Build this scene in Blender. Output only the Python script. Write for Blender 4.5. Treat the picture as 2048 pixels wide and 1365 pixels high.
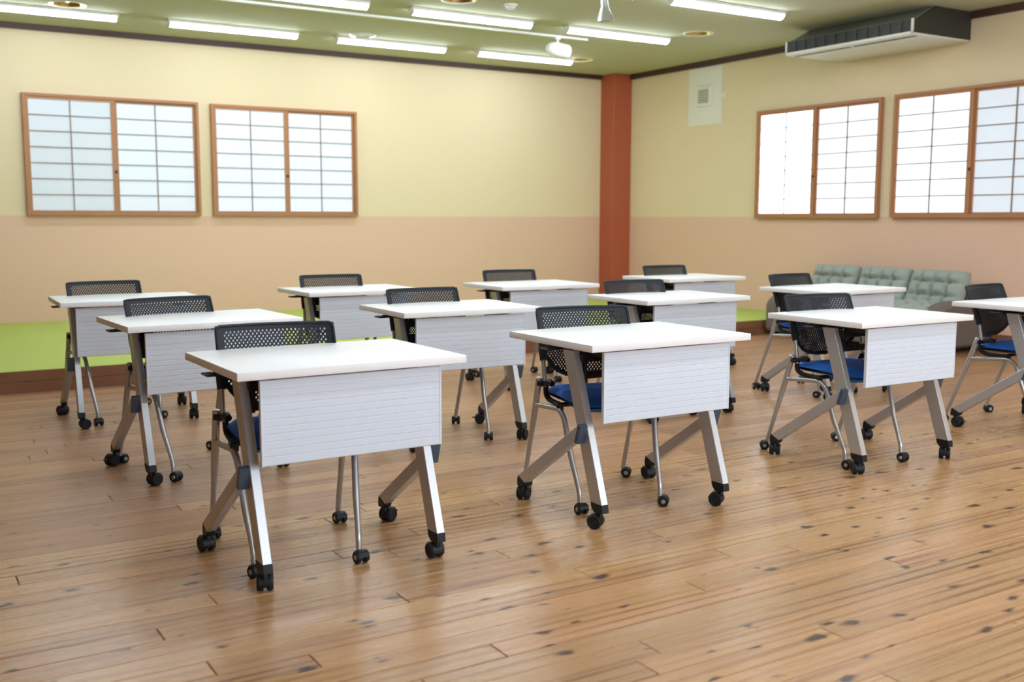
import bpy, bmesh, math, random
from mathutils import Vector, Matrix
random.seed(7)
PI = math.pi
for o in list(bpy.data.objects): bpy.data.objects.remove(o)
SC = bpy.context.scene
COL = SC.collection

# ------------------------------------------------------------------ camera
FPX, PIT, ROLL, YAW, CH = 2075.71, 0.118453, 0.001536, 0.553335, 1.18741
cd = bpy.data.cameras.new('camera'); cam = bpy.data.objects.new('camera', cd); COL.objects.link(cam)
fw = Vector((math.sin(YAW)*math.cos(PIT), math.cos(YAW)*math.cos(PIT), -math.sin(PIT)))
rt = Vector((math.cos(YAW), -math.sin(YAW), 0)); up = rt.cross(fw)
r2 = rt*math.cos(ROLL) + up*math.sin(ROLL); u2 = up*math.cos(ROLL) - rt*math.sin(ROLL)
cam.matrix_world = Matrix(((r2.x, u2.x, -fw.x, 0), (r2.y, u2.y, -fw.y, 0), (r2.z, u2.z, -fw.z, CH), (0, 0, 0, 1)))
cd.sensor_fit = 'HORIZONTAL'; cd.sensor_width = 36.0; cd.lens = FPX/2048*36.0
cd.clip_start = 0.05; cd.clip_end = 100
cd.dof.use_dof = True; cd.dof.focus_distance = 4.3; cd.dof.aperture_fstop = 2.8
SC.camera = cam

# ------------------------------------------------------------------ world, exposure
w = bpy.data.worlds.new('world'); SC.world = w; w.use_nodes = True
w.node_tree.nodes['Background'].inputs[0].default_value = (0.75, 0.85, 1, 1)
w.node_tree.nodes['Background'].inputs[1].default_value = 0.3
SC.view_settings.view_transform = 'Standard'; SC.view_settings.look = 'None'
SC.view_settings.gamma = 1.0; SC.view_settings.use_curve_mapping = False
SC.view_settings.exposure = 0.0
LED = 28.5          # emission of the batten diffusers
DAY_REAR = 7.0      # emission of the tall windows behind the camera
PANE = {'dim': 0.30, 'mid': 0.44, 'soft': 0.50, 'bright': 1.1, 'blown': 2.6}   # paper panes, by how much daylight stands behind

# room box
XL, XR, YF, YB, ZC = -0.9, 8.56, -2.4, 11.19, 3.03
ZW = 1.20           # where the two wall colours meet
YP, ZP = 7.644, 0.152   # platform front edge and height

# ------------------------------------------------------------------ materials
def mat(name, col, rough=0.5, metal=0.0, spec=0.5, emit=None, strength=0.0, bump=None, coat=0.0):
    m = bpy.data.materials.new(name); m.use_nodes = True
    b = m.node_tree.nodes['Principled BSDF']
    b.inputs['Base Color'].default_value = (*col, 1); b.inputs['Roughness'].default_value = rough
    b.inputs['Metallic'].default_value = metal; b.inputs['Specular IOR Level'].default_value = spec
    b.inputs['Coat Weight'].default_value = coat
    if emit: b.inputs['Emission Color'].default_value = (*emit, 1); b.inputs['Emission Strength'].default_value = strength
    if bump:
        sc, st, var = bump; N = m.node_tree.nodes; L = m.node_tree.links
        tc = N.new('ShaderNodeTexCoord'); no = N.new('ShaderNodeTexNoise'); no.inputs['Scale'].default_value = sc; no.inputs['Detail'].default_value = 4
        L.new(tc.outputs['Object'], no.inputs['Vector'])
        bp = N.new('ShaderNodeBump'); bp.inputs['Strength'].default_value = st; bp.inputs['Distance'].default_value = 0.002
        L.new(no.outputs['Fac'], bp.inputs['Height']); L.new(bp.outputs['Normal'], b.inputs['Normal'])
        if var:
            mx = N.new('ShaderNodeMix'); mx.data_type = 'RGBA'
            mx.inputs['A'].default_value = (*[c*(1-var) for c in col], 1); mx.inputs['B'].default_value = (*[min(1, c*(1+var)) for c in col], 1)
            L.new(no.outputs['Fac'], mx.inputs['Factor']); L.new(mx.outputs['Result'], b.inputs['Base Color'])
    return m

def wood(name, light, dark, knot, rough, knots=1.0, seed=0.0, streak=0.5, vary=0.25):
    """boards running along world X; every board gets its own shift of the grain"""
    m = bpy.data.materials.new(name); m.use_nodes = True
    N = m.node_tree.nodes; L = m.node_tree.links; b = N['Principled BSDF']
    def n(t, **k):
        x = N.new(t)
        for a, v in k.items(): setattr(x, a, v)
        return x
    def val(node, i, v): node.inputs[i].default_value = v
    geo = n('ShaderNodeNewGeometry'); oi = n('ShaderNodeObjectInfo')
    add = n('ShaderNodeMath', operation='ADD'); L.new(oi.outputs['Random'], add.inputs[0]); L.new(geo.outputs['Random Per Island'], add.inputs[1])
    sh = n('ShaderNodeMath', operation='MULTIPLY'); L.new(add.outputs[0], sh.inputs[0]); val(sh, 1, 53.0)
    cmb = n('ShaderNodeCombineXYZ'); L.new(sh.outputs[0], cmb.inputs[0]); L.new(sh.outputs[0], cmb.inputs[2]); val(cmb, 1, seed)
    off = n('ShaderNodeVectorMath', operation='ADD'); L.new(geo.outputs['Position'], off.inputs[0]); L.new(cmb.outputs[0], off.inputs[1])
    def scaled(s):
        v = n('ShaderNodeVectorMath', operation='MULTIPLY'); L.new(off.outputs[0], v.inputs[0]); v.inputs[1].default_value = s; return v.outputs[0]
    # fine grain
    fine = n('ShaderNodeTexNoise'); L.new(scaled((1.6, 45, 1)), fine.inputs['Vector']); val(fine, 'Scale', 1.0); val(fine, 'Detail', 5); val(fine, 'Roughness', 0.6)
    # figure: long streaks
    fig = n('ShaderNodeTexWave', wave_type='BANDS', bands_direction='Y'); L.new(scaled((0.25, 5.5, 1)), fig.inputs['Vector'])
    val(fig, 'Scale', 1.3); val(fig, 'Distortion', 5.5); val(fig, 'Detail', 2.5); val(fig, 'Detail Scale', 1.4)
    fr = n('ShaderNodeValToRGB'); fr.color_ramp.elements[0].position = 0.55; fr.color_ramp.elements[1].position = 0.95
    L.new(fig.outputs['Fac'], fr.inputs[0])
    msk = n('ShaderNodeTexNoise'); L.new(scaled((0.7, 2.5, 1)), msk.inputs['Vector']); val(msk, 'Scale', 1.0); val(msk, 'Detail', 2)
    mr = n('ShaderNodeMapRange'); L.new(msk.outputs['Fac'], mr.inputs[0]); val(mr, 1, 0.42); val(mr, 2, 0.68); val(mr, 3, 0.0); val(mr, 4, streak)
    st = n('ShaderNodeMath', operation='MULTIPLY'); L.new(fr.outputs[0], st.inputs[0]); L.new(mr.outputs[0], st.inputs[1])
    fm = n('ShaderNodeMapRange'); L.new(fine.outputs['Fac'], fm.inputs[0]); val(fm, 1, 0.35); val(fm, 2, 0.75); val(fm, 3, 0.0); val(fm, 4, 0.24)
    tot = n('ShaderNodeMath', operation='ADD', use_clamp=True); L.new(st.outputs[0], tot.inputs[0]); L.new(fm.outputs[0], tot.inputs[1])
    s2 = n('ShaderNodeTexNoise'); L.new(scaled((0.9, 20, 1)), s2.inputs['Vector']); val(s2, 'Scale', 1.0); val(s2, 'Detail', 3); val(s2, 'Distortion', 0.6)
    s2m = n('ShaderNodeMapRange'); L.new(s2.outputs['Fac'], s2m.inputs[0]); val(s2m, 1, 0.57); val(s2m, 2, 0.70); val(s2m, 3, 0.0); val(s2m, 4, 0.75)
    tot0 = tot; tot = n('ShaderNodeMath', operation='MAXIMUM'); L.new(tot0.outputs[0], tot.inputs[0]); L.new(s2m.outputs[0], tot.inputs[1])
    mix = n('ShaderNodeMix', data_type='RGBA'); L.new(tot.outputs[0], mix.inputs['Factor']); mix.inputs['A'].default_value = (*light, 1); mix.inputs['B'].default_value = (*dark, 1)
    # board to board tone
    ht = n('ShaderNodeMath', operation='FRACT'); m7 = n('ShaderNodeMath', operation='MULTIPLY'); L.new(add.outputs[0], m7.inputs[0]); val(m7, 1, 7.31); L.new(m7.outputs[0], ht.inputs[0])
    tone = n('ShaderNodeMapRange'); L.new(ht.outputs[0], tone.inputs[0]); val(tone, 3, 1-vary); val(tone, 4, 1+vary*0.7)
    hs = n('ShaderNodeHueSaturation'); L.new(mix.outputs['Result'], hs.inputs['Color']); L.new(tone.outputs[0], hs.inputs['Value'])
    h9 = n('ShaderNodeMath', operation='MULTIPLY'); L.new(add.outputs[0], h9.inputs[0]); val(h9, 1, 17.7)
    hf = n('ShaderNodeMath', operation='FRACT'); L.new(h9.outputs[0], hf.inputs[0])
    hue = n('ShaderNodeMapRange'); L.new(hf.outputs[0], hue.inputs[0]); val(hue, 3, 0.495); val(hue, 4, 0.503); L.new(hue.outputs[0], hs.inputs['Hue'])
    col = hs.outputs[0]
    if knots:
        wn = n('ShaderNodeTexNoise'); L.new(scaled((9, 9, 1)), wn.inputs['Vector']); val(wn, 'Scale', 2.0)
        ws = n('ShaderNodeVectorMath', operation='SCALE'); L.new(wn.outputs['Color'], ws.inputs[0]); ws.inputs['Scale'].default_value = 0.35
        wa = n('ShaderNodeVectorMath', operation='ADD'); L.new(scaled((5.0, 10.5, 0.0)), wa.inputs[0]); L.new(ws.outputs[0], wa.inputs[1])
        vo = n('ShaderNodeTexVoronoi'); vo.voronoi_dimensions = '2D'; L.new(wa.outputs[0], vo.inputs['Vector']); val(vo, 'Scale', 1.0)
        sp = n('ShaderNodeSeparateColor'); L.new(vo.outputs['Color'], sp.inputs[0])
        sz = n('ShaderNodeMapRange'); L.new(sp.outputs[0], sz.inputs[0]); val(sz, 1, 0.35); val(sz, 2, 1.0); val(sz, 3, 0.0); val(sz, 4, 0.235*knots)
        sub = n('ShaderNodeMath', operation='SUBTRACT'); L.new(sz.outputs[0], sub.inputs[0]); L.new(vo.outputs['Distance'], sub.inputs[1])
        kr = n('ShaderNodeMapRange'); L.new(sub.outputs[0], kr.inputs[0]); val(kr, 1, 0.0); val(kr, 2, 0.12); val(kr, 3, 0.0); val(kr, 4, 0.95)
        km = n('ShaderNodeMix', data_type='RGBA'); L.new(kr.outputs[0], km.inputs['Factor']); L.new(col, km.inputs['A']); km.inputs['B'].default_value = (*knot, 1)
        col = km.outputs['Result']
    b.inputs['Specular IOR Level'].default_value = 0.42
    L.new(col, b.inputs['Base Color'])
    rr = n('ShaderNodeMapRange'); L.new(fine.outputs['Fac'], rr.inputs[0]); val(rr, 3, rough-0.06); val(rr, 4, rough+0.08); L.new(rr.outputs[0], b.inputs['Roughness'])
    bp = n('ShaderNodeBump'); val(bp, 'Strength', 0.12); val(bp, 'Distance', 0.0015); L.new(fine.outputs['Fac'], bp.inputs['Height']); L.new(bp.outputs[0], b.inputs['Normal'])
    return m

MT = {
 'top_white': mat('desk_white', (0.86, 0.85, 0.845), 0.38),
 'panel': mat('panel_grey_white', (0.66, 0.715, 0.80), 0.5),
 'silver': mat('silver_tube', (0.52, 0.525, 0.54), 0.33, 0.6),
 'chrome': mat('satin_chrome', (0.48, 0.485, 0.495), 0.30, 0.7),
 'black': mat('black_plastic', (0.010, 0.011, 0.013), 0.45, spec=0.3),
 'shell': mat('charcoal_shell', (0.011, 0.015, 0.022), 0.46, spec=0.35),
 'tread': mat('wheel_black', (0.011, 0.012, 0.015), 0.5, spec=0.3),
 'joint': mat('slate_joint_cap', (0.05, 0.075, 0.12), 0.35),
 'cap': mat('grey_hub', (0.45, 0.45, 0.45), 0.3, 0.8),
 'blue': mat('blue_fabric', (0.018, 0.155, 0.70), 0.85, bump=(420, 0.5, 0.18)),
 'wall_up': mat('cream_wallpaper', (0.79, 0.655, 0.435), 0.9, spec=0.2, bump=(300, 0.35, 0.03)),
 'wall_lo': mat('salmon_wallpaper', (0.765, 0.515, 0.375), 0.9, spec=0.2, bump=(300, 0.35, 0.03)),
 'ceil': mat('ceiling_cream', (0.51, 0.505, 0.36), 0.95, spec=0.2, bump=(180, 0.4, 0.03)),
 'trim': mat('dark_brown_trim', (0.065, 0.026, 0.018), 0.5, bump=(40, 0.2, 0.15)),
 'column': mat('red_brown_column', (0.44, 0.10, 0.045), 0.6, bump=(60, 0.2, 0.05)),
 'green': mat('green_mat', (0.46, 0.56, 0.12), 0.85, bump=(260, 0.5, 0.05)),
 'frame': mat('window_wood', (0.42, 0.185, 0.075), 0.5, bump=(50, 0.2, 0.12)),
 'muntin': mat('lattice_wood', (0.26, 0.18, 0.11), 0.6),
 'latch': mat('dark_latch', (0.03, 0.02, 0.015), 0.5),
 'board': mat('white_board', (0.80, 0.785, 0.69), 0.6),
 'grille': mat('vent_grey', (0.30, 0.31, 0.27), 0.6),
 'white': mat('white_enamel', (0.80, 0.80, 0.78), 0.4),
 'brass': mat('brass_reflector', (0.62, 0.46, 0.14), 0.22, 1.0),
 'spot': mat('spot_silver', (0.62, 0.66, 0.64), 0.3, 0.85),
 'ac_dark': mat('ac_dark_brown_grey', (0.035, 0.035, 0.026), 0.5),
 'ac_mid': mat('ac_olive_grey', (0.17, 0.17, 0.13), 0.5),
 'ac_light': mat('ac_ivory', (0.72, 0.70, 0.60), 0.5),
 'sofa': mat('taupe_fabric', (0.16, 0.125, 0.10), 0.9, bump=(300, 0.5, 0.1)),
 'cushion': mat('grey_green_fabric', (0.325, 0.365, 0.315), 0.95, bump=(350, 0.6, 0.15)),
 'panelling': mat('brown_panelling', (0.20, 0.095, 0.05), 0.5, bump=(30, 0.2, 0.2)),
 'sub': mat('subfloor_dark', (0.05, 0.03, 0.02), 0.8),
 'led': mat('led_diffuser', (0.9, 0.9, 0.9), 0.5, emit=(0.84, 0.95, 1.06), strength=LED),
 'bulb': mat('warm_bulb', (0.9, 0.9, 0.8), 0.4, emit=(1.0, 0.93, 0.72), strength=9.0),
 'bulb_off': mat('unlit_bulb', (0.55, 0.5, 0.35), 0.3),
 'lens': mat('spot_lens', (0.30, 0.31, 0.24), 0.25),
 'day': mat('rear_daylight_pane', (0.8, 0.8, 0.8), 0.8, emit=(0.80, 0.93, 1.10), strength=DAY_REAR),
}
for k, v in PANE.items(): MT['pane_'+k] = mat('paper_pane_'+k, (0.50, 0.54, 0.575), 0.9, spec=0.2, emit=(0.86, 0.95, 1.08), strength=v)
MT['pine'] = wood('pine_boards', (0.50, 0.288, 0.125), (0.25, 0.098, 0.035), (0.06, 0.03, 0.02), 0.26, 1.0, 0.0, 0.85, 0.13)
MT['pine_red'] = wood('pine_boards_reddish', (0.455, 0.25, 0.122), (0.21, 0.09, 0.042), (0.07, 0.035, 0.022), 0.34, 0.7, 3.0, 0.7, 0.17)
MT['riser'] = wood('riser_wood', (0.26, 0.115, 0.055), (0.11, 0.042, 0.02), (0.05, 0.02, 0.012), 0.45, 0, 9.0, 0.6, 0.1)

# ------------------------------------------------------------------ mesh helpers
class MB:
    def __init__(s): s.bm = bmesh.new(); s.mats = []
    def box(s, lo, hi, bev=0.0, M=None, mi=0, seg=1):
        lo, hi = Vector(lo), Vector(hi); c = (lo+hi)/2; d = hi-lo
        r = bmesh.ops.create_cube(s.bm, size=1.0); vs = r['verts']
        for v in vs: v.co = Vector((c.x+v.co.x*d.x, c.y+v.co.y*d.y, c.z+v.co.z*d.z))
        if bev:
            es = list({e for v in vs for e in v.link_edges})
            rb = bmesh.ops.bevel(s.bm, geom=es, offset=bev, segments=seg, affect='EDGES', profile=0.5)
            vs = list({v for f in rb['faces'] for v in f.verts} | {v for v in vs if v.is_valid})
        if M is not None: bmesh.ops.transform(s.bm, matrix=M, verts=vs)
        if mi:
            for f in {f for v in vs for f in v.link_faces}: f.material_index = mi
        return vs
    def prism(s, poly, a, b, axis='x', bev=0.0):
        """polygon in the plane across `axis`, extruded from a to b"""
        def P(p, t): return {'x': (t, p[0], p[1]), 'y': (p[0], t, p[1]), 'z': (p[0], p[1], t)}[axis]
        v0 = [s.bm.verts.new(P(p, a)) for p in poly]; v1 = [s.bm.verts.new(P(p, b)) for p in poly]
        n = len(poly); fs = [s.bm.faces.new(v0), s.bm.faces.new(v1[::-1])]
        for i in range(n): fs.append(s.bm.faces.new((v0[i], v1[i], v1[(i+1) % n], v0[(i+1) % n])))
        bmesh.ops.recalc_face_normals(s.bm, faces=fs)
        if bev: bmesh.ops.bevel(s.bm, geom=list({e for f in fs for e in f.edges}), offset=bev, segments=1, affect='EDGES')
    def tube(s, pts, r, n=12, caps=True):
        pts = [Vector(p) for p in pts]; rs = r if isinstance(r, (list, tuple)) else [r]*len(pts)
        rings = []; t0 = (pts[1]-pts[0]).normalized(); nv = t0.orthogonal().normalized()
        for i, p in enumerate(pts):
            a = pts[max(i-1, 0)]; b = pts[min(i+1, len(pts)-1)]; t = (b-a).normalized()
            nv = (nv - t*nv.dot(t)).normalized(); bn = t.cross(nv)
            rings.append([s.bm.verts.new(p + (nv*math.cos(2*PI*k/n) + bn*math.sin(2*PI*k/n))*rs[i]) for k in range(n)])
        for A, B in zip(rings, rings[1:]):
            for k in range(n): s.bm.faces.new((A[k], A[(k+1) % n], B[(k+1) % n], B[k]))
        if caps: s.bm.faces.new(rings[0][::-1]); s.bm.faces.new(rings[-1])
    def lathe(s, prof, n=24, M=None, close=False):
        """profile of (radius, height) about Z"""
        rings = []; new = []
        for r, z in prof:
            if r < 1e-6: v = s.bm.verts.new((0, 0, z)); rings.append([v]); new.append(v)
            else:
                R = [s.bm.verts.new((r*math.cos(2*PI*k/n), r*math.sin(2*PI*k/n), z)) for k in range(n)]; rings.append(R); new += R
        fs = []
        for A, B in zip(rings, rings[1:]):
            for k in range(n):
                a, b, c, d = A[k % len(A)], A[(k+1) % len(A)], B[(k+1) % len(B)], B[k % len(B)]
                q = []
                for v in (a, b, c, d):
                    if v not in q: q.append(v)
                if len(q) > 2: fs.append(s.bm.faces.new(q))
        bmesh.ops.recalc_face_normals(s.bm, faces=fs)
        if M is not None: bmesh.ops.transform(s.bm, matrix=M, verts=new)
    def mesh(s, name, smooth=None):
        me = bpy.data.meshes.new(name); s.bm.normal_update(); s.bm.to_mesh(me); s.bm.free()
        if smooth is not None:
            for p in me.polygons: p.use_smooth = True
            try: me.set_sharp_from_angle(angle=math.radians(smooth))
            except Exception: pass
        return me
    def obj(s, name, m, parent=None, smooth=None):
        return link(name, s.mesh(name, smooth), m, parent)

def link(name, me, m=None, parent=None, loc=None):
    o = bpy.data.objects.new(name, me); COL.objects.link(o)
    if m is not None and me is not None and not me.materials:
        for x in (m if isinstance(m, (list, tuple)) else [m]): me.materials.append(MT[x])
    if parent: o.parent = parent
    if loc: o.location = loc
    return o
def tag(o, label=None, cat=None, group=None, kind=None):
    if label: o['label'] = label
    if cat: o['category'] = cat
    if group: o['group'] = group
    if kind: o['kind'] = kind
    return o
def thing(name, loc=(0, 0, 0), rz=0.0, **k):
    o = bpy.data.objects.new(name, None); COL.objects.link(o); o.empty_display_size = 0.1
    o.location = loc; o.rotation_euler = (0, 0, rz); return tag(o, **k)
def copy_tree(o, parent=None):
    c = o.copy(); COL.objects.link(c); c.parent = parent
    for ch in [x for x in KIDS[o]]: copy_tree(ch, c)
    return c
def register(root):
    KIDS[root] = list(root.children)
    for c in KIDS[root]: register(c)
KIDS = {}
def arc(c, r, a0, a1, n, plane='yz', x=0):
    return [(x, c[0]+r*math.cos(a0+(a1-a0)*i/n), c[1]+r*math.sin(a0+(a1-a0)*i/n)) for i in range(n+1)]
def smooth_path(pts, it=2):
    pts = [Vector(p) for p in pts]
    for _ in range(it):
        q = [pts[0]]
        for a, b in zip(pts, pts[1:]): q += [a*0.75+b*0.25, a*0.25+b*0.75]
        q.append(pts[-1]); pts = q
    return pts

# ------------------------------------------------------------------ the setting
# walls: cream wallpaper above, salmon below
def wall(name, lo, hi, label, mats=('wall_lo', 'wall_up')):
    m = MB(); m.box(lo, (hi[0], hi[1], ZW)); m.box((lo[0], lo[1], ZW), hi, mi=1)
    o = m.obj(name, list(mats)); return tag(o, label, 'wall', kind='structure')
T = 0.12
wall('wall_back', (XL-T, YB, -0.02), (XR+T, YB+T, ZC+0.1), 'long back wall, cream above and salmon below')
wall('wall_right', (XR, YF-T, -0.02), (XR+T, YB, ZC+0.1), 'right side wall, cream above and salmon below')
wall('wall_left', (XL-T, YF-T, -0.02), (XL, YB, ZC+0.1), 'left side wall out of view, brown wood panelling', ('panelling', 'panelling'))
wall('wall_front', (XL, YF-T, -0.02), (XR, YF, ZC+0.1), 'front wall behind the camera, cream and salmon')

# ceiling, with real holes for the recessed downlights
DOWN = [(1.605, 9.984, True), (4.403, 8.00, False), (7.237, 10.207, True), (7.232, 8.148, False)]
bm = bmesh.new(); edges = []
def loop(pts):
    vs = [bm.verts.new(p) for p in pts]
    for a, b in zip(vs, vs[1:]+vs[:1]): edges.append(bm.edges.new((a, b)))
loop([(XL, YF, ZC), (XR, YF, ZC), (XR, YB, ZC), (XL, YB, ZC)])
for x, y, _ in DOWN: loop([(x+0.145*math.cos(2*PI*k/28), y+0.145*math.sin(2*PI*k/28), ZC) for k in range(28)])
bmesh.ops.triangle_fill(bm, use_beauty=True, edges=edges, normal=(0, 0, -1))
bmesh.ops.recalc_face_normals(bm, faces=bm.faces)
me = bpy.data.meshes.new('ceiling'); bm.to_mesh(me); bm.free()
tag(link('ceiling', me, 'ceil'), 'flat cream ceiling', 'ceiling', kind='structure')

# dark picture-rail trim under the ceiling
m = MB(); m.box((XL, YB-0.035, 2.975), (XR, YB, ZC)); tag(m.obj('trim_1', 'trim'), 'dark brown ceiling trim along the back wall', 'trim', kind='structure')
m = MB(); m.box((XR-0.035, YF, 2.965), (XR, YB-0.035, ZC)); tag(m.obj('trim_2', 'trim'), 'dark brown ceiling trim along the right wall', 'trim', kind='structure')
# corner column
m = MB(); m.box((8.272, 10.90, ZP), (XR, YB, ZC-0.0), bev=0.006)
co = m.obj('trim_3', 'column'); tag(co, 'red-brown square column standing in the far corner', 'column', kind='structure')
# wooden baseboard of the right wall in front of the platform
m = MB(); m.box((XR-0.022, YF, 0), (XR, YP, 0.155), bev=0.003)
tag(m.obj('baseboard_right', 'riser'), 'brown wooden baseboard at the foot of the right wall', 'baseboard', kind='structure')

# platform: green mats behind a wooden riser
pl = thing('platform', (0, 0, 0), label='low platform with a green mat top and brown wood riser along the back wall', cat='platform', kind='structure')
m = MB(); m.box((XL, YP+0.02, 0.0), (XR, YB, ZP-0.004)); m.obj('platform_core', 'sub', pl)
m = MB(); m.box((XL, YP+0.004, ZP-0.004), (XR, YB, ZP)); m.obj('mat', 'green', pl)
m = MB(); m.box((XL, YP, 0.078), (XR, YP+0.02, ZP-0.002), bev=0.002); m.obj('riser_board', 'riser', pl)
m = MB(); m.box((XL, YP, 0.0), (XR, YP+0.02, 0.076), bev=0.002); m.obj('riser_board', 'riser', pl)

# floor: boards along X, one object each where the photograph sees them
m = MB(); m.box((XL, YF, -0.06), (XR, YP, -0.014)); floor = m.obj('floor', 'sub'); tag(floor, 'varnished pine board floor with dark knots', 'floor', kind='structure')
BW, BL, GAP = 0.1, 1.82, 0.0022
def plank_mesh(name, L, W):
    h = 0.0016; b = bmesh.new(); v = []
    for z, i in ((-0.014, 0), (-h, 0), (0, h)):
        v.append([b.verts.new(p) for p in ((i, i, z), (L-i, i, z), (L-i, W-i, z), (i, W-i, z))])
    for A, B in zip(v, v[1:]):
        for k in range(4): b.faces.new((A[k], A[(k+1) % 4], B[(k+1) % 4], B[k]))
    b.faces.new(v[2]); me = bpy.data.meshes.new(name); b.to_mesh(me); b.free(); return me
pm = {k: plank_mesh('plank', 1.0, BW-GAP) for k in ('pine', 'pine_red')}
for k in pm: pm[k].materials.append(MT[k])
rest = {'pine': [], 'pine_red': []}
def seen(x0, x1, y0, y1):
    for i in range(9):
        for y in (y0, y1):
            x = x0+(x1-x0)*i/8; P = Vector((x, y, -CH)); z = P.dot(fw)
            if z > 0.3 and abs(FPX*P.dot(rt)/z) < 1040 and abs(FPX*P.dot(up)/z) < 700: return True
    return False
y = 3.905 - BW*64; row = 0; count = 0
while y < YP-0.001:
    y1 = min(y+BW, YP)
    if y1 > YF:
        ya = max(y, YF); kind = 'pine' if y < 3.9 else 'pine_red'
        x = XL - random.random()*BL
        while x < XR:
            x0, x1 = max(x, XL), min(x+BL, XR)
            if x1-x0 > 0.01:
                if seen(x0, x1, ya, y1):
                    o = link('plank', pm[kind], None, floor, (x0+GAP/2, ya+GAP/2, 0)); o.scale = (x1-x0-GAP, (y1-ya)/BW, 1); count += 1
                else: rest[kind].append((x0, x1, ya, y1))
            x += BL
    y += BW; row += 1
print('planks', count)
for kind, l in rest.items():
    m = MB()
    for x0, x1, a, b in l: m.box((x0+GAP/2, a+GAP/2, -0.014), (x1-GAP/2, b-GAP/2, 0))
    tag(m.obj('floorboards', kind, floor), kind='stuff')

# ------------------------------------------------------------------ sliding paper windows
def window(idx, origin, ux, nrm, width, z0, z1, panes, label):
    """origin: lower corner on the wall; ux: unit vector along the wall; nrm: into the room"""
    o = bpy.data.objects.new('window_%d' % idx, None); COL.objects.link(o); tag(o, label, 'window', kind='structure')
    o.matrix_world = Matrix(((ux.x, -nrm.x, 0, origin.x), (ux.y, -nrm.y, 0, origin.y), (0, 0, 1, origin.z), (0, 0, 0, 1)))
    H = z1-z0; fw_ = 0.03; D = 0.055
    # local: x along, -y into the room, z up
    for nm, lo, hi in (('frame_side', (0, -D, 0), (fw_, 0, H)), ('frame_side', (width-fw_, -D, 0), (width, 0, H)),
                       ('frame_rail', (fw_, -D, H-fw_), (width-fw_, 0, H)), ('frame_rail', (fw_, -D, 0), (width-fw_, 0, fw_))):
        m = MB(); m.box(lo, hi, bev=0.003); m.obj(nm, 'frame', o)
    sw = (width-2*fw_)/2 + 0.009
    for k in range(2):
        x0 = fw_ if k == 0 else width-fw_-sw
        yo = -0.046 if k == 0 else -0.024
        sash = MB(); st = 0.024; sm_ = 0.040; sl, sr = (st, sm_) if k == 0 else (sm_, st); h0, h1 = fw_, H-fw_
        sash.box((x0, yo, h0), (x0+sl, yo+0.02, h1)); sash.box((x0+sw-sr, yo, h0), (x0+sw, yo+0.02, h1))
        sash.box((x0+sl, yo, h0), (x0+sw-sr, yo+0.02, h0+0.022)); sash.box((x0+sl, yo, h1-0.022), (x0+sw-sr, yo+0.02, h1))
        s = sash.obj('sash', 'frame', o)
        a0, a1, b0, b1 = x0+sl, x0+sw-sr, h0+0.022, h1-0.022
        pw, ph = (a1-a0)/2, (b1-b0)/7
        bt = 0.009
        m = MB(); m.box(((a0+a1)/2-bt/2, yo+0.002, b0), ((a0+a1)/2+bt/2, yo+0.014, b1)); m.obj('lattice_bar', 'muntin', s)
        for r in range(1, 7):
            m = MB(); m.box((a0, yo+0.004, b0+ph*r-bt/2), (a1, yo+0.013, b0+ph*r+bt/2)); m.obj('lattice_bar', 'muntin', s)
        m = MB(); m.box((0, 0, 0), (pw, 0.002, ph)); pme = m.mesh('paper_pane'); pme.materials.append(MT['pane_'+panes[k]])
        for r in range(7):
            for c in range(2): link('paper_pane', pme, None, s, (a0+pw*c, yo+0.0145, b0+ph*r))
    m = MB(); m.box((width/2-0.012, -0.052, H*0.36), (width/2+0.012, -0.045, H*0.36+0.03), bev=0.002); m.obj('latch', 'latch', o)
    return o
EX, EY = Vector((1, 0, 0)), Vector((0, 1, 0))
window(1, Vector((1.335, YB, 1.20)), EX, -EY, 1.685, 1.20, 2.38, ('dim', 'mid'), 'leftmost papered lattice window of the back wall, dimmest panes')
window(2, Vector((3.15, YB, 1.20)), EX, -EY, 1.655, 1.20, 2.375, ('soft', 'soft'), 'papered lattice window of the back wall nearer the corner column')
window(3, Vector((XR, 8.59, 1.185)), -EY, -EX, 1.675, 1.185, 2.365, ('blown', 'bright'), 'papered lattice window of the right wall nearer the corner column, brightest panes')
window(4, Vector((XR, 6.762, 1.19)), -EY, -EX, 1.69, 1.19, 2.37, ('bright', 'soft'), 'papered lattice window cut by the right edge of the picture')

# tall daylight windows in the wall behind the camera
for k, (x0, x1) in enumerate(((0.2, 2.2), (2.9, 4.9), (5.6, 7.6))):
    o = bpy.data.objects.new('window_%d' % (5+k), None); COL.objects.link(o)
    tag(o, ['tall window behind the camera on the left, out of view', 'tall window behind the camera in the middle, out of view', 'tall window behind the camera on the right, out of view'][k], 'window', kind='structure')
    m = MB()
    for lo, hi in (((x0-0.05, YF, 0.75), (x0, YF+0.05, 2.45)), ((x1, YF, 0.75), (x1+0.05, YF+0.05, 2.45)), ((x0, YF, 0.75), (x1, YF+0.05, 0.8)), ((x0, YF, 2.4), (x1, YF+0.05, 2.45)), (((x0+x1)/2-0.025, YF, 0.8), ((x0+x1)/2+0.025, YF+0.05, 2.4))): m.box(lo, hi)
    m.obj('frame', 'frame', o)
    for a, b in ((x0, (x0+x1)/2-0.025), ((x0+x1)/2+0.025, x1)):
        m = MB(); m.box((a, YF+0.01, 0.8), (b, YF+0.02, 2.4)); m.obj('pane', 'day', o)

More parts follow.
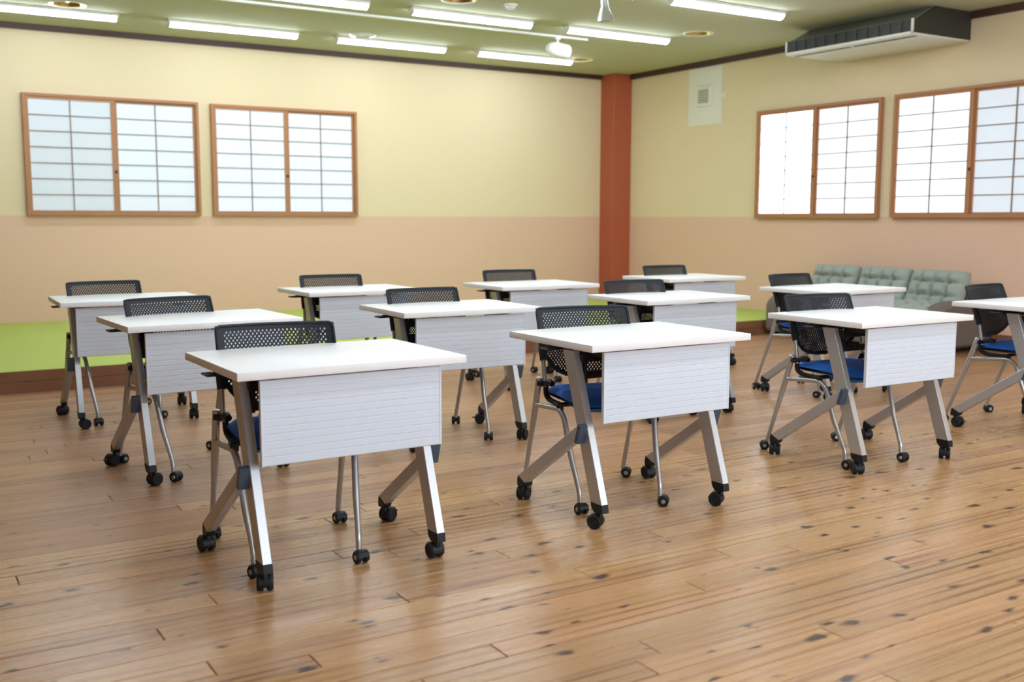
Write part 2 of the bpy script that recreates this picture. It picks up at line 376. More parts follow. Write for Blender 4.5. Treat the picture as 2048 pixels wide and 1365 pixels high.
# ------------------------------------------------------------------ casters
def caster_parts(parent, loc, R, half, gap, cap, hood_mat, brake=False):
    """origin on the swivel axis at floor level; the wheels trail towards -y"""
    tr = R*0.62
    m = MB()
    # hood: an arched shell over both wheels plus the stem block
    a = [(-tr+ (R*1.07)*math.cos(t), R+(R*1.07)*math.sin(t)) for t in [math.radians(-8+ i*18.0) for i in range(11)]]
    b = [(-tr+ (R*0.90)*math.cos(t), R+(R*0.90)*math.sin(t)) for t in [math.radians(-8+ i*18.0) for i in range(11)]]
    m.prism(a+b[::-1], -half*0.78, half*0.78, 'x')
    m.box((-gap*0.5, -tr-R*0.5, R*0.6), (gap*0.5, R*0.30, R*1.95))
    m.lathe([(0, R*1.2), (R*0.36, R*1.2), (R*0.40, R*1.75), (R*0.30, R*2.15), (0, R*2.15)], 14)
    if brake: m.box((-half*0.55, -tr-R*1.55, R*1.15), (half*0.55, -tr-R*0.9, R*1.32), bev=0.001)
    c = m.obj('caster', hood_mat, parent, 40); c.location = loc
    for s in (-1, 1):
        w_ = MB(); x0, x1 = s*gap/2, s*half
        X = Matrix.Translation((0, -tr, R)) @ Matrix.Rotation(PI/2*s, 4, 'Y')
        L = abs(x1)-abs(x0)
        w_.lathe([(0, gap/2), (R*0.86, gap/2), (R, gap/2+L*0.18), (R, gap/2+L*0.78), (R*0.88, gap/2+L), (R*0.66, gap/2+L*1.02), (R*0.6, gap/2+L*0.9), (0, gap/2+L*0.9)], 22, X)
        wo = w_.obj('wheel', 'tread', c, 40)
        if cap:
            w2 = MB(); w2.lathe([(0, gap/2+L*1.1), (R*0.36, gap/2+L*1.06), (R*0.46, gap/2+L*0.9), (0, gap/2+L*0.88)], 16, X); w2.obj('hub_cap', 'cap', c, 40)
    return c

# ------------------------------------------------------------------ desk
DW, DD, DH = 0.797, 0.583, 0.72
def make_desk():
    d = thing('folding_desk')
    m = MB(); m.box((-DW/2, -DD/2, DH-0.027), (DW/2, DD/2, DH), bev=0.0025, seg=2); m.obj('tabletop', 'top_white', d, 40)
    # ribbed modesty panel
    x0, x1, z0, z1, yf, yb = -0.318, 0.318, 0.412, 0.684, -0.257, -0.243
    poly = [(yb, z0), (yf+0.003, z0), (yf, z0+0.003)]
    n = 11; ph = (z1-z0-0.012)/n
    for i in range(1, n):
        z = z0+0.006+ph*i; poly += [(yf, z-0.0022), (yf+0.0017, z-0.0006), (yf+0.0017, z+0.0006), (yf, z+0.0022)]
    poly += [(yf, z1-0.003), (yf+0.003, z1), (yb, z1)]
    m = MB(); m.prism(poly, x0+0.008, x1-0.008, 'x'); pan = m.obj('modesty_panel', 'panel', d)
    for s in (-1, 1):
        a, b = sorted((s*0.318, s*0.310)); m = MB(); m.box((a, yf-0.0012, z0), (b, yb, z1), bev=0.001); m.obj('edge_trim', 'panel', pan)
    for s in (-1, 1):
        # front leg: flat rectangular tube leaning towards the panel side
        A, B = Vector((0.0, -0.030, 0.672)), Vector((0.0, -0.226, 0.098)); hw = 0.034
        ang = (A-B).normalized(); pr = Vector((0, ang.z, -ang.y))
        xa, xb = sorted((s*0.294, s*0.326))
        def slab(P, Q, h, cutz=True):
            k = h/abs(ang.z)
            return [(P.y-k, P.z), (P.y+k, P.z), (Q.y+k, Q.z), (Q.y-k, Q.z)]
        m = MB(); m.prism(slab(A, B, hw), xa, xb, 'x', bev=0.002); fl = m.obj('front_leg', 'silver', d)
        m = MB(); m.prism([(-0.226-0.036, 0.0985), (-0.226+0.036, 0.0985), (-0.226+0.030, 0.078), (-0.226+0.014, 0.062), (-0.226-0.020, 0.060), (-0.226-0.041, 0.068)], xa-0.001, xb+0.001, 'x', bev=0.002); m.obj('end_cap', 'black', fl)
        # rear leg: outboard of the front leg
        xc, xd = sorted((s*0.3275, s*0.3605))
        P, Q = Vector((0, -0.128, 0.349)), Vector((0, 0.262, 0.098))
        t = (Q-P).normalized(); nn = Vector((0, -t.z, t.y)); h2 = 0.027
        p1, p2 = P+nn*h2, P-nn*h2
        poly = [((P+nn*h2).y-0.012, (P+nn*h2).z+0.008), ((P-nn*h2).y-0.012, (P-nn*h2).z+0.008), (Q-nn*h2).yz, (Q.y+0.028, Q.z-0.002), (Q.y+0.028-0.0, Q.z+0.018)]
        poly = [(-0.137, 0.388), (-0.115, 0.316), (Q.y-0.018, Q.z-0.021), (Q.y+0.024, Q.z-0.006), (Q.y+0.010, Q.z+0.036)]
        poly = [(-0.152, 0.397), (-0.130, 0.328), (0.232, 0.083), (0.284, 0.105)]
        m = MB(); m.prism(poly, xc, xd, 'x', bev=0.002); rl = m.obj('rear_leg', 'silver', d)
        m = MB(); m.prism([(0.285, 0.108), (0.231, 0.084), (0.236, 0.072), (0.252, 0.060), (0.292, 0.060), (0.293, 0.085)], xc+0.001, xd-0.001, 'x', bev=0.002); m.obj('end_cap', 'black', rl)
        m = MB(); m.prism([(-0.170, 0.392), (-0.152, 0.400), (-0.128, 0.329), (-0.130, 0.322), (-0.148, 0.320)], xc-0.0015, xd+0.0015, 'x', bev=0.0015); m.obj('joint_cap', 'joint', rl)
        xe, xf = sorted((s*0.3262, s*0.3274)); m = MB(); m.lathe([(0, -0.006), (0.014, -0.006), (0.014, 0.006), (0, 0.006)], 16, Matrix.Translation(((xe+xf)/2, -0.128, 0.352)) @ Matrix.Rotation(PI/2, 4, 'Y')); m.obj('pivot', 'black', rl, 40)
        # black tilt bracket under the top
        m = MB(); m.prism([(-0.13, 0.693), (0.13, 0.693), (0.11, 0.672), (0.03, 0.655), (0.005, 0.60), (-0.05, 0.60), (-0.055, 0.66), (-0.12, 0.68)], *sorted((s*0.270, s*0.2935)), 'x', bev=0.002); m.obj('tilt_bracket', 'black', d)
        caster_parts(d, (s*0.310, -0.232, 0), 0.0285, 0.026, 0.010, False, 'black')
        caster_parts(d, (s*0.347, 0.268, 0), 0.0285, 0.026, 0.010, False, 'black', brake=True)
    m = MB(); m.box((-0.30, -0.098, 0.628), (0.30, -0.062, 0.661), bev=0.003); m.obj('cross_beam', 'black', d)
    m = MB(); m.box((-0.30, -0.09, 0.560), (0.30, -0.07, 0.589), bev=0.003); m.obj('lower_beam', 'black', d)
    for s in (-1, 1):
        m = MB(); m.prism([(-0.10, 0.66), (-0.06, 0.66), (-0.066, 0.555), (-0.094, 0.555)], *sorted((s*0.292, s*0.280)), 'x'); m.obj('beam_plate', 'black', d)
        m = MB(); m.box((s*0.262-0.012, -0.246, 0.655), (s*0.262+0.012, -0.08, 0.672)); m.obj('panel_arm', 'black', d)
    m = MB(); m.box((-0.412, -0.015, 0.672), (-0.375, 0.055, 0.680), bev=0.003); m.box((-0.378, 0.008, 0.670), (-0.285, 0.034, 0.684), bev=0.002); m.obj('fold_lever', 'black', d)
    return d

# ------------------------------------------------------------------ chair
BH0, BH1, BWH = 0.497, 0.797, 0.218      # backrest: bottom, top, half width
def back_y(x, z):
    t = (z-0.585)/0.215
    base = 0.112 + 0.088*t if t >= 0 else 0.112 + 0.05*t*(-1)*0.25
    return base + 0.040*(1-(x/BWH)**2)
def back_bottom(x):
    a = min(1.0, abs(x)/0.205)
    return BH0 + 0.150*(1-math.sqrt(max(0.0, 1-a**2.6)))
def make_shell():
    PX, PZ = 0.0075, 0.0098
    b = bmesh.new(); V = {}
    nx = int(BWH/PX)
    def pt(x, z, off): return Vector((x, back_y(x, z)+off, z))
    def inside(x, z, mar):
        if z > BH1-mar or abs(x) > BWH-mar: return False
        lx = min(abs(x), 0.205)
        # distance to the curved lower edge, approximated along the gradient
        f0 = z-back_bottom(lx); g = (back_bottom(min(lx+0.004, 0.2049))-back_bottom(max(lx-0.004, 0)))/0.008
        if abs(x) > 0.200: return z > 0.640+mar
        return f0/math.sqrt(1+g*g) > mar
    for off, flip in ((-0.002, False), (0.002, True)):
        for i in range(-nx, nx):
            for j in range(int((BH1-BH0)/PZ)+1):
                z1 = BH1-j*PZ; z0 = z1-PZ; x0 = i*PX; x1 = x0+PX; cx, cz = (x0+x1)/2, (z0+z1)/2
                if not inside(cx, cz, 0.0): continue
                def g(x, z):
                    k = (round(x*1e5), round(z*1e5), off)
                    if k not in V: V[k] = b.verts.new(pt(x, z, off))
                    return V[k]
                c = [g(x0, z0), g(x1, z0), g(x1, z1), g(x0, z1)]
                if (i+j) % 2 == 0 and inside(cx, cz, 0.017) and abs(cx) < BWH-0.034:
                    rx, rz = 0.00355, 0.0042; h = [b.verts.new(pt(cx+rx*math.cos(a), cz+rz*math.sin(a), off)) for a in [math.radians(-135+60*0+q*45-0) for q in range(8)]]
                    HO.append((h, flip, (i, j)))
                    fs = [(c[0], c[1], h[2], h[1], h[0]), (c[1], c[2], h[4], h[3], h[2]), (c[2], c[3], h[6], h[5], h[4]), (c[3], c[0], h[0], h[7], h[6])]
                    for f in fs: b.faces.new(f if not flip else f[::-1])
                else: b.faces.new(c if not flip else c[::-1])
    # walls of the holes
    D_ = {}
    for h, flip, k in HO: D_.setdefault(k, {})[flip] = h
    for k, q in D_.items():
        A, B = q[False], q[True]
        for n in range(8): b.faces.new((A[n], A[(n+1) % 8], B[(n+1) % 8], B[n]))
    m = MB(); m.bm.free(); m.bm = b
    # rolled rim round the outline
    out = []
    for k in range(33):
        x = -0.203+0.406*k/32; out.append((x, back_bottom(x)+0.004))
    side = [(BWH-0.004, z) for z in (0.66, 0.69, 0.72, 0.75, 0.775)]
    cor = [(BWH-0.004-0.016*(1-math.cos(a)), 0.777+0.018*math.sin(a)) for a in [math.radians(q) for q in (15, 35, 55, 75, 90)]]
    topl = [(0.19*(1-2*k/20), 0.795) for k in range(21)]
    ring = out + side + cor + topl + [(-x, z) for x, z in cor[::-1]] + [(-x, z) for x, z in side[::-1]]
    P = [Vector((x, back_y(x, z), z)) for x, z in ring]; P.append(P[0])
    m.tube(P, 0.0062, 8, caps=False)
    return m
def make_chair():
    c = thing('nesting_chair')
    global HO
    HO = []
    sh = make_shell().obj('backrest', 'shell', c, 35)
    for s in (-1, 1):
        # sleeve that clamps the shell to the post
        m = MB(); m.tube([(s*0.214, 0.103, 0.583), (s*0.214, 0.116, 0.62), (s*0.213, 0.130, 0.66), (s*0.211, 0.150, 0.70)], [0.0165, 0.0175, 0.0155, 0.008], 12); m.obj('post_sleeve', 'shell', sh, 40)
        m = MB(); m.tube([(s*0.216, 0.084, 0.470), (s*0.216, 0.090, 0.51), (s*0.215, 0.106, 0.59)], 0.0095, 12); m.obj('back_post', 'chrome', c, 40)
        # rear leg from pivot to caster
        pts = [Vector((s*0.236, 0.0975, 0.513)), Vector((s*0.236, 0.0985, 0.510))] + smooth_path([(s*0.236, 0.100, 0.505), (s*0.236, 0.140, 0.385), (s*0.238, 0.240, 0.115), (s*0.240, 0.262, 0.058), (s*0.240, 0.264, 0.040)], 2)
        rs = [0.0140 if p.z > 0.30 else 0.0140-0.0035*min(1, (0.30-p.z)/0.05) for p in pts]
        rs[0] = 0.004; rs[1] = 0.011
        m = MB(); m.tube(pts, rs, 12); m.obj('rear_leg', 'chrome', c, 40)
        # front leg: runs forward under the seat, then bends down
        pts = [(s*0.236, 0.138, 0.388), (s*0.226, 0.03, 0.396), (s*0.214, -0.045, 0.400)] + [Vector((s*(0.212-0.010*i/5), -0.055-0.062*math.sin(PI/2*0.80*i/5), 0.338+0.062*math.cos(PI/2*0.80*i/5))) for i in range(6)] + [(s*0.192, -0.160, 0.22), (s*0.183, -0.208, 0.120)]
        pts = [Vector(p) for p in pts]
        pts += smooth_path([(s*0.182, -0.213, 0.108), (s*0.180, -0.226, 0.080), (s*0.180, -0.228, 0.040)], 1)
        rs = [0.0115 + (0.002*max(0, 1-abs(p.z-0.25)/0.06) if i > 4 else 0) - (0.0015 if p.z < 0.2 else 0) for i, p in enumerate(pts)]
        m = MB(); m.tube(pts, rs, 12); m.obj('front_leg', 'chrome', c, 40)
        # black knob where seat, post and leg meet
        m = MB(); m.tube([(s*0.246, 0.098, 0.488), (s*0.228, 0.092, 0.486), (s*0.205, 0.082, 0.484)], [0.012, 0.0145, 0.0145], 12)
        m.tube([(s*0.216, 0.070, 0.492), (s*0.212, 0.035, 0.498), (s*0.208, 0.012, 0.494)], [0.013, 0.0155, 0.012], 12); m.obj('pivot_knob', 'black', c, 40)
        m = MB(); m.tube(smooth_path([(s*0.207, 0.095, 0.478), (s*0.205, 0.098, 0.432), (s*0.200, 0.055, 0.415), (s*0.19, -0.02, 0.412)], 2), 0.0115, 10); m.obj('seat_bracket', 'black', c, 40)
        m = MB(); m.box((s*0.205-0.014, -0.075, 0.392), (s*0.205+0.014, -0.025, 0.425), bev=0.003); m.obj('seat_stop', 'black', c)
        caster_parts(c, (s*0.240, 0.264, 0), 0.0225, 0.0235, 0.013, True, 'black')
        caster_parts(c, (s*0.180, -0.228, 0), 0.0225, 0.0235, 0.013, True, 'black')
    # seat pad and pan
    def pad(name, mt, zf, grow, parent):
        b = bmesh.new(); nx_, ny_ = 18, 18; rows = {}
        for side in (0, 1):
            for i in range(nx_+1):
                for j in range(ny_+1):
                    u, v = -1+2*i/nx_, -1+2*j/ny_
                    # squircle outline
                    k = max(abs(u), abs(v)); e = 4.5
                    rr = (abs(u)**e+abs(v)**e)**(1/e) if k else 1; q = k/rr if rr else 1
                    X = u*q*(0.212+grow)*(1-0.03*(1-v)*0.5); Y = -0.045 + v*q*(0.205+grow)
                    edge = 1-k**6
                    rows[side, i, j] = (X, Y, zf(side, X, Y, edge))
        vs = {}
        for key, p in rows.items():
            s_, i, j = key
            kk = (0, i, j) if (i in (0, nx_) or j in (0, ny_)) else key
            if kk not in vs: vs[kk] = b.verts.new(rows[kk])
            vs[key] = vs[kk]
        for s_ in (0, 1):
            for i in range(nx_):
                for j in range(ny_):
                    f = [vs[s_, i, j], vs[s_, i+1, j], vs[s_, i+1, j+1], vs[s_, i, j+1]]
                    b.faces.new(f if s_ == 1 else f[::-1])
        m = MB(); m.bm.free(); m.bm = b; return m.obj(name, mt, parent, 60)
    fall = lambda Y: -0.016*max(0, (-0.11-Y)/0.14)**1.6
    saddle = lambda X, Y: 0.010*(abs(X)/0.2)**2 - 0.010*math.exp(-((Y-0.06)/0.1)**2)
    pad('seat', 'blue', lambda s, X, Y, e: 0.455+fall(Y)+(saddle(X, Y)+0.026*e**0.5 if s else -0.014*e - 0.034*e**0.4*min(1, max(0, (-Y-0.02)/0.13))), 0.0, c)
    pad('seat_pan', 'black', lambda s, X, Y, e: 0.443+fall(Y)+(0.004 if s else -0.016*e), 0.001, c)
    m = MB(); m.tube([(-0.19, -0.03, 0.412), (0.19, -0.03, 0.412)], 0.010, 10); m.obj('cross_bar', 'black', c, 40)
    return c

desk0 = make_desk(); chair0 = make_chair(); bpy.context.view_layer.update()
register(desk0); register(chair0)
# desk centre, desk yaw(deg), chair offset from the desk centre, chair yaw
ROWS = {
 'A1': ((1.316, 3.362), 0.57, (-0.085, 0.130), -7), 'B1': ((2.636, 3.352), -0.07, (-0.030, 0.160), -13), 'C1': ((4.169, 3.400), -0.6, (-0.072, 0.095), -6), 'D1': ((5.600, 3.389), 0.0, (0.0, 0.150), 7),
 'A2': ((1.305, 4.917), 2.36, (-0.052, 0.045), 9), 'B2': ((2.621, 4.877), -1.32, (-0.037, 0.060), -1), 'C2': ((4.122, 4.864), 0.04, (-0.08, 0.065), -6), 'D2': ((5.566, 4.859), 1.5, (-0.090, 0.100), 4),
 'A3': ((1.277, 6.378), -1.89, (-0.06, 0.09), 5), 'B3': ((2.707, 6.429), 0.49, (-0.06, 0.03), -4), 'C3': ((4.033, 6.272), -1.38, (0.008, 0.147), -5), 'D3': ((5.588, 6.406), 0.63, (-0.05, 0.0), -2)}
DL = {
 'A1': 'white-topped folding desk nearest the camera, at the left of the front row', 'B1': 'white-topped folding desk second from the left in the front row',
 'C1': 'white-topped folding desk third from the left in the front row, before the sofa', 'D1': 'white-topped folding desk cut off by the right edge of the picture',
 'A2': 'white-topped folding desk at the left of the middle row, behind the nearest desk', 'B2': 'white-topped folding desk second from the left in the middle row',
 'C2': 'white-topped folding desk third from the left in the middle row', 'D2': 'white-topped folding desk of the middle row closest to the grey sofa',
 'A3': 'white-topped folding desk at the far left, against the green platform edge', 'B3': 'white-topped folding desk second from the left in the back row',
 'C3': 'white-topped folding desk of the back row just left of the red-brown column', 'D3': 'white-topped folding desk of the back row just right of the red-brown column'}
CLB = {
 'A1': 'black mesh-back chair with blue seat tucked under the desk nearest the camera', 'B1': 'black mesh-back chair with blue seat at second desk of the front row',
 'C1': 'black mesh-back chair with blue seat at third desk of the front row', 'D1': 'black mesh-back chair with blue seat nearest the right edge of the picture',
 'A2': 'black mesh-back chair at the leftmost desk of the middle row', 'B2': 'black mesh-back chair at second desk of the middle row',
 'C2': 'black mesh-back chair at third desk of the middle row', 'D2': 'black mesh-back chair of the middle row, directly left of the grey sofa',
 'A3': 'leftmost black mesh-back chair, standing before the green platform', 'B3': 'black mesh-back chair at second desk of the back row',
 'C3': 'black mesh-back chair at back row desk left of the corner column', 'D3': 'black mesh-back chair at back row desk right of the corner column'}
# swivel of the four desk casters where the photograph shows it (front left, rear left, front right, rear right)
SW = {'A1': (160, 185, 180, 115), 'B1': (215, 130, 215, 175), 'C1': (150, 130, 125, 160), 'A2': (110, 300, 180, 180), 'A3': (100, 200, 170, 160), 'B2': (180, 150, 130, 240)}
SWC = {'A1': (20, 10, 12, 10), 'B1': (10, 0, 60, 60), 'C1': (25, 235, 10, 240), 'D1': (0, 240, 0, 60), 'A2': (30, 120, 20, 200)}
for i, n in enumerate(ROWS):
    (x, y), yaw, (ox, oy), cyaw = ROWS[n]
    d = desk0 if i == 0 else copy_tree(desk0)
    c = chair0 if i == 0 else copy_tree(chair0)
    d.location = (x, y, 0); d.rotation_euler = (0, 0, math.radians(yaw))
    c.location = (x+ox, y+oy, 0); c.rotation_euler = (0, 0, math.radians(cyaw))
    tag(d, DL[n], 'desk', 'white folding desks'); tag(c, CLB[n], 'chair', 'black nesting chairs')
    for root, tab in ((d, SW), (c, SWC)):
        cs = [k for k in root.children if k.name.startswith('caster')]
        cs.sort(key=lambda k: (k.location.x > 0, k.location.y))
        for q, k in enumerate(cs):
            a = tab[n][q] if n in tab else random.choice((0, 30, 150, 180, 200, 330, 120))
            k.rotation_euler = (0, 0, math.radians(a))

# ------------------------------------------------------------------ sofa with three tufted cushions
so = thing('sofa', (0, 0, 0), label='low taupe sofa against the right wall under grey tufted cushions', cat='sofa')
SY0, SY1, SX0, SX1 = 5.62, 7.60, 7.68, 8.52
m = MB(); m.box((SX0+0.03, SY0+0.03, 0.05), (SX1, SY1-0.03, 0.24), bev=0.02, seg=2); m.obj('base', 'sofa', so, 40)
m = MB(); m.box((SX0, SY0+0.17, 0.22), (SX1-0.2, SY1-0.17, 0.33), bev=0.035, seg=3); m.obj('seat_pad', 'sofa', so, 40)
m = MB(); m.prism([(8.30, 0.22), (8.52, 0.22), (8.53, 0.52), (8.49, 0.56), (8.43, 0.55)], SY0+0.1, SY1-0.1, 'y', bev=0.02); m.obj('back', 'sofa', so, 40)
for y0 in (SY0, SY1-0.19):
    m = MB(); poly = [(SX0+0.03, 0.05), (SX1, 0.05), (SX1, 0.46)] + [(SX0+0.42-0.40*math.sin(a), 0.30+0.16*math.cos(a)) for a in [math.radians(q) for q in (0, 20, 40, 60, 80)]]
    m.prism(poly, y0, y0+0.19, 'y', bev=0.03); m.obj('arm', 'sofa', so, 40)
for fx in (SX0+0.1, SX1-0.1):
    for fy in (SY0+0.1, SY1-0.1):
        m = MB(); m.lathe([(0, 0), (0.02, 0), (0.025, 0.055), (0, 0.055)], 12, Matrix.Translation((fx, fy, 0))); m.obj('foot', 'black', so, 40)
def cushion(yc, wdt, lean, label):
    """seat-and-back pad: one puffed tufted sheet bent over seat and back of the sofa"""
    t = thing('tufted_cushion', (0, yc, 0), label=label, cat='cushion', group='tufted cushions on the sofa')
    def sheet(name, org, ua, un, L, W, rows, cols, th, horn):
        b = bmesh.new(); nu, nv = rows*10, cols*10; vs = {}
        tu = [-1+2*(k)/rows for k in range(1, rows)]; tv = [-1+2*k/cols for k in range(1, cols)]
        for s in (1, -1):
            for i in range(nu+1):
                for j in range(nv+1):
                    u, v = -1+2*i/nu, -1+2*j/nv
                    kk = max(abs(u), abs(v)); ex = 5.0
                    sq = kk/((abs(u)**ex+abs(v)**ex)**(1/ex)) if kk else 1.0
                    hgt = th*max(0, 1-kk**3.2)**0.5
                    # creases and buttons
                    cr = 0
                    for a in tu: cr = max(cr, math.exp(-((u-a)*rows/2/0.15)**2)*0.46*(1-abs(v)**6))
                    for a in tv: cr = max(cr, math.exp(-((v-a)*cols/2/0.15)**2)*0.42*(1-abs(u)**6))
                    for a in tu:
                        for bb in tv: cr = max(cr, 0.75*math.exp(-(((u-a)*rows/2)**2+((v-bb)*cols/2)**2)/0.05))
                    hh = hgt*(1-cr) if s > 0 else -hgt*0.5
                    k = sq*(1 + horn*(abs(u*v)**2))
                    P = org + ua*(u*L/2*k) + Vector((0, 1, 0))*(v*W/2*k) + un*hh
                    rim = i in (0, nu) or j in (0, nv)
                    key = (i, j) if rim else (i, j, s)
                    if key not in vs: vs[key] = b.verts.new(P)
        def g(i, j, s): return vs.get((i, j, s)) or vs[(i, j)]
        for s in (1, -1):
            for i in range(nu):
                for j in range(nv):
                    f = (g(i, j, s), g(i, j+1, s), g(i+1, j+1, s), g(i+1, j, s))
                    b.faces.new(f if s > 0 else f[::-1])
        bmesh.ops.recalc_face_normals(b, faces=b.faces)
        m = MB(); m.bm.free(); m.bm = b; return m.obj(name, 'cushion', t, 80)
    a = math.radians(lean); ua = Vector((math.sin(a), 0, math.cos(a))); un = Vector((-math.cos(a), 0, math.sin(a)))
    sheet('back_pad', Vector((8.27, 0, 0.525)), ua, un, 0.40, wdt, 3, 4, 0.125, 0.10)
    ub = Vector((1, 0, 0.06)).normalized(); sheet('seat_pad', Vector((7.95, 0, 0.375)), ub, Vector((-0.06, 0, 1)).normalized(), 0.52, wdt, 4, 4, 0.08, 0.03)
    return t
cushion(7.19, 0.57, 20, 'grey-green tufted cushion farthest along the sofa, behind a chair')
cushion(6.60, 0.57, 22, 'middle grey-green tufted cushion of the sofa')
cushion(6.01, 0.585, 24, 'grey-green tufted cushion nearest the camera on the sofa')

# ------------------------------------------------------------------ ceiling fittings
def batten(x0, x1, y, label, group=None):
    t = thing('ceiling_light', ((x0+x1)/2, y, ZC), label=label, cat='ceiling light', group=group)
    L = x1-x0
    m = MB(); m.box((-L/2-0.02, -0.055, -0.028), (L/2+0.02, 0.055, 0.0), bev=0.004); m.obj('housing', 'white', t)
    m = MB(); n = 8
    poly = [(0.048*math.cos(PI*k/n), -0.026-0.042*math.sin(PI*k/n)) for k in range(n+1)]
    m.prism(poly, -L/2, L/2, 'x'); m.obj('diffuser', 'led', t)
    for s in (-1, 1):
        m = MB(); m.prism([(p[0]*1.06, p[1]*1.03+0.001) for p in poly], *sorted((s*L/2, s*(L/2+0.008))), 'x'); m.obj('end_cap', 'white', t)
    return t
XS = [(0.84, 2.05), (2.53, 3.77), (4.21, 5.44), (5.87, 7.11)]
LB1 = ['lit ceiling batten at the far left, above the leftmost window', 'lit ceiling batten above the gap between the two back windows', 'lit ceiling batten along the back wall, beside the round speaker', 'lit ceiling batten of the back line, nearest the column']
LB2 = {1: 'lit ceiling batten at the top edge, left of centre', 2: 'lit ceiling batten in the top middle of the picture', 3: 'lit ceiling batten above and right of the white track spotlight'}
for i, (a, b) in enumerate(XS): batten(a, b, 10.23, LB1[i], 'ceiling batten lights')
for i, (a, b) in enumerate(XS):
    batten(a, b, 8.5, LB2.get(i, 'ceiling batten above the picture frame, out of view'), 'ceiling batten lights' if i in LB2 else 'ceiling batten lights out of view')
for yy in (6.93, 5.3, 3.65, 2.0, 0.35):
    for i, (a, b) in enumerate(XS):
        if yy == 6.93 and i == 3: batten(5.84, 7.12, yy, 'lit ceiling batten closest to the air conditioner', 'ceiling batten lights')
        else: batten(a, b, yy, 'ceiling batten above the picture frame, out of view', 'ceiling batten lights out of view')

for (x, y, lit), lab in zip(DOWN, ('round brass downlight with a lit bulb at the top left corner', 'round brass downlight at the top edge, centre left', 'round brass downlight with a lit bulb beside the white track spotlight', 'round brass downlight left of the air conditioner')):
    t = thing('downlight', (x, y, ZC), label=lab, cat='downlight', group='recessed downlights')
    m = MB(); m.lathe([(0.138, 0.004), (0.142, -0.006), (0.154, -0.005), (0.157, 0.0), (0.138, 0.004)], 32); m.obj('trim_ring', 'white', t, 40)
    m = MB(); m.lathe([(0.143, 0.0), (0.135, 0.03), (0.11, 0.085), (0.07, 0.12), (0.0, 0.13)], 32); m.obj('reflector', 'brass', t, 60)
    m = MB(); m.lathe([(0, 0.015), (0.022, 0.022), (0.034, 0.045), (0.028, 0.075), (0.016, 0.10), (0.016, 0.125), (0, 0.125)], 18); m.obj('bulb', 'bulb' if lit else 'bulb_off', t, 60)

t = thing('ceiling_speaker', (4.40, 10.02, ZC), label='round white ceiling speaker with a grey centre', cat='speaker')
m = MB(); m.lathe([(0.075, -0.012), (0.085, -0.022), (0.125, -0.014), (0.137, 0.0)], 32); m.obj('ring', 'white', t, 40)
m = MB(); m.lathe([(0, -0.010), (0.076, -0.012), (0.076, 0.0)], 32); m.obj('grille', 'grille', t, 40)
t = thing('smoke_detector', (4.88, 7.93, ZC), label='small white smoke detector at the top edge of the picture', cat='detector')
m = MB(); m.lathe([(0.06, 0.0), (0.06, -0.012), (0.05, -0.02)], 28); m.obj('base', 'white', t, 40)
m = MB(); m.lathe([(0.042, -0.018), (0.038, -0.034), (0.02, -0.042), (0, -0.042)], 28); m.obj('sensor_cap', 'white', t, 40)

# lighting rail with a white track spotlight
t = thing('lighting_rail', (4.4, 9.0, ZC), label='thin white lighting rail fixed along the ceiling', cat='rail')
m = MB(); m.box((-2.0, -0.017, -0.020), (2.05, 0.017, 0), bev=0.002); m.obj('rail_body', 'white', t)
for s in (-2.0, 2.05):
    m = MB(); m.box((s-0.02, -0.019, -0.022), (s+0.02, 0.019, 0), bev=0.002); m.obj('end_cap', 'white', t)
t = thing('track_spotlight', (6.10, 9.0, ZC-0.02), label='white cylindrical spotlight hanging from the lighting rail', cat='spotlight')
m = MB(); m.box((-0.03, -0.016, -0.018), (0.03, 0.016, 0.0), bev=0.002); m.obj('adapter', 'white', t)
m = MB(); m.tube([(0, 0, -0.01), (0, 0, -0.065)], 0.014, 12); m.obj('stem', 'white', t, 40)
X = Matrix.Translation((0.02, 0, -0.125)) @ Matrix.Rotation(math.radians(96), 4, 'Y')
m = MB(); m.lathe([(0.0, -0.145), (0.035, -0.143), (0.062, -0.11), (0.073, -0.06), (0.076, 0.10), (0.072, 0.105), (0.066, 0.09), (0.0, 0.088)], 28, X); m.obj('lamp_head', 'white', t, 40)
m = MB(); m.lathe([(0, 0.091), (0.064, 0.091)], 28, X); m.obj('lens', 'lens', t)

# silver cone spotlight on a stalk
t = thing('pendant_spotlight', (4.93, 6.648, ZC), rz=0.2, label='silver cone-shaped spotlight hanging at the top edge', cat='spotlight')
m = MB(); m.lathe([(0, 0), (0.045, 0), (0.045, -0.02), (0.02, -0.028), (0, -0.028)], 20); m.obj('ceiling_plug', 'white', t, 40)
m = MB(); m.tube([(0, 0, -0.02), (0, 0, -0.10)], 0.012, 10); m.obj('stem', 'spot', t, 40)
X = Matrix.Translation((0, 0, -0.10)) @ Matrix.Rotation(math.radians(-6), 4, 'Y')
m = MB(); m.lathe([(0, 0.0), (0.027, -0.002), (0.028, -0.125), (0.036, -0.145), (0.062, -0.205), (0.070, -0.232), (0.067, -0.236), (0.060, -0.228), (0, -0.215)], 28, X); m.obj('cone', 'spot', t, 40)
m = MB(); m.lathe([(0, -0.222), (0.058, -0.230)], 28, X); m.obj('lens', 'lens', t)
m = MB(); m.box((0.024, -0.012, -0.112), (0.046, 0.012, -0.095), bev=0.003); m.box((0.030, -0.01, -0.20), (0.040, 0.01, -0.10), bev=0.002); m.obj('bracket', 'joint', t)

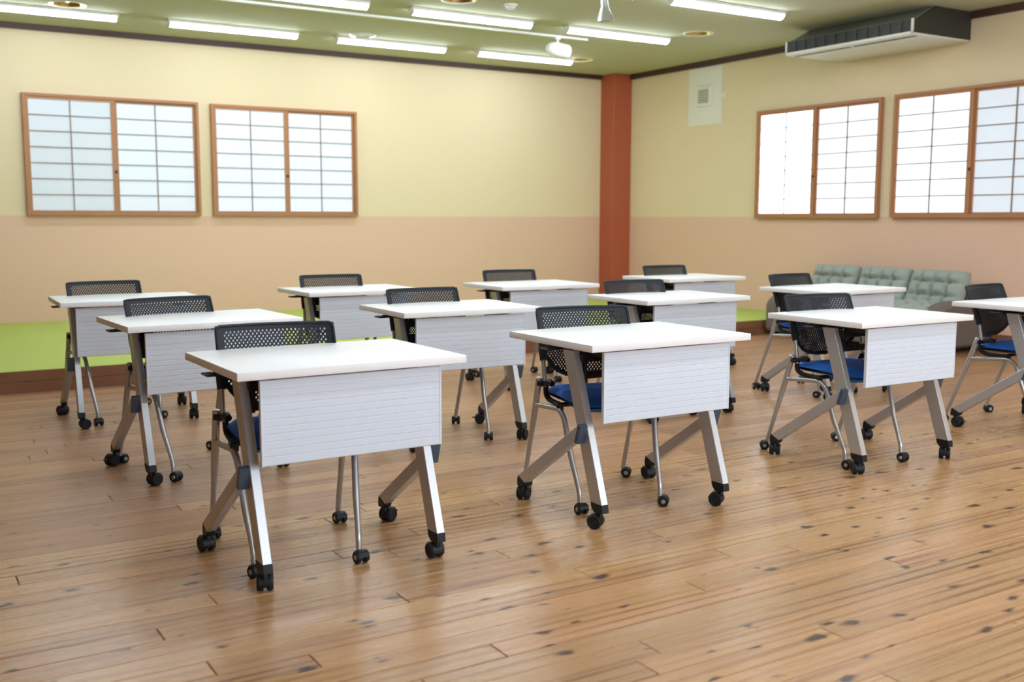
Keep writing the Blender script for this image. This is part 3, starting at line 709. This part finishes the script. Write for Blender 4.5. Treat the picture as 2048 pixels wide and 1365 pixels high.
# ceiling-hung air conditioner
t = thing('air_conditioner', (0, 0, 0), label='dark ceiling-hung air conditioner with ivory underside on the right wall', cat='air conditioner')
AY0, AY1, AZ = 6.0, 7.46, 2.77
m = MB(); m.prism([(7.765, AZ+0.012), (8.555, AZ+0.012), (8.555, ZC-0.001), (8.06, ZC-0.001), (7.83, 2.90), (7.765, 2.895)], AY0, AY1, 'y', bev=0.004); m.obj('body', 'ac_dark', t)
m = MB(); m.prism([(7.80, 2.897), (7.835, 2.902), (8.055, 3.024), (8.04, 3.028), (7.80, 2.905)], AY0+0.03, AY1-0.03, 'y'); m.obj('upper_panel', 'ac_mid', t)
m = MB(); m.box((7.755, AY0+0.0, AZ-0.008), (8.545, AY1, AZ+0.012), bev=0.008, seg=2); un = m.obj('underside', 'ac_light', t, 40)
for a, b in ((AY0+0.04, (AY0+AY1)/2-0.02), ((AY0+AY1)/2+0.02, AY1-0.04)):
    m = MB(); m.box((7.825, a, AZ-0.010), (7.875, b, AZ-0.006)); m.obj('air_slot', 'ac_dark', un)
m = MB(); m.box((8.02, AY0+0.05, AZ-0.0095), (8.47, AY1-0.05, AZ-0.006)); m.obj('intake_grille', 'ac_light', un)
m = MB()
m.box((7.745, AY0, AZ-0.006), (7.765, AY1, AZ+0.020), bev=0.004)
for yy in (AY0, AY1-0.014): m.box((7.745, yy, AZ+0.0), (7.765, yy+0.014, 2.897))
m.obj('grille_frame', 'ac_light', t)
for k in range(6):
    m = MB(); z = AZ+0.030+k*0.0175; m.box((7.750, AY0+0.014, z), (7.764, AY1-0.014, z+0.005)); m.obj('louvre', 'ac_dark', t)
for k in range(1, 12):
    m = MB(); y = AY0+(AY1-AY0)*k/12; m.box((7.748, y-0.003, AZ+0.02), (7.764, y+0.003, 2.893)); m.obj('louvre_post', 'ac_dark', t)

# white board with a small extract grille on the right wall
t = thing('vent_panel', (XR, 9.495, 2.62), label='white wall board with a small square vent grille near the column', cat='vent')
m = MB(); m.box((-0.012, -0.285, -0.335), (0, 0.285, 0.335)); m.obj('board', 'board', t)
m = MB(); m.box((-0.032, -0.135, -0.12), (-0.012, 0.125, 0.12), bev=0.006); v = m.obj('vent_cover', 'board', t)
m = MB(); m.box((-0.034, -0.08, -0.085), (-0.0325, 0.095, 0.085)); m.obj('grille', 'grille', v)
for k in range(7):
    z = -0.078+k*0.026; m = MB(); m.box((-0.040, -0.08, z-0.004), (-0.034, 0.095, z+0.004)); m.obj('slat', 'board', v)
t = thing('wall_button', (XR, 9.18, 2.612), label='small round white fitting beside the white wall board', cat='fitting')
m = MB(); m.lathe([(0, 0.024), (0.018, 0.022), (0.036, 0.014), (0.04, 0.0)], 20, Matrix.Rotation(-PI/2, 4, 'Y')); m.obj('dome', 'board', t, 40)
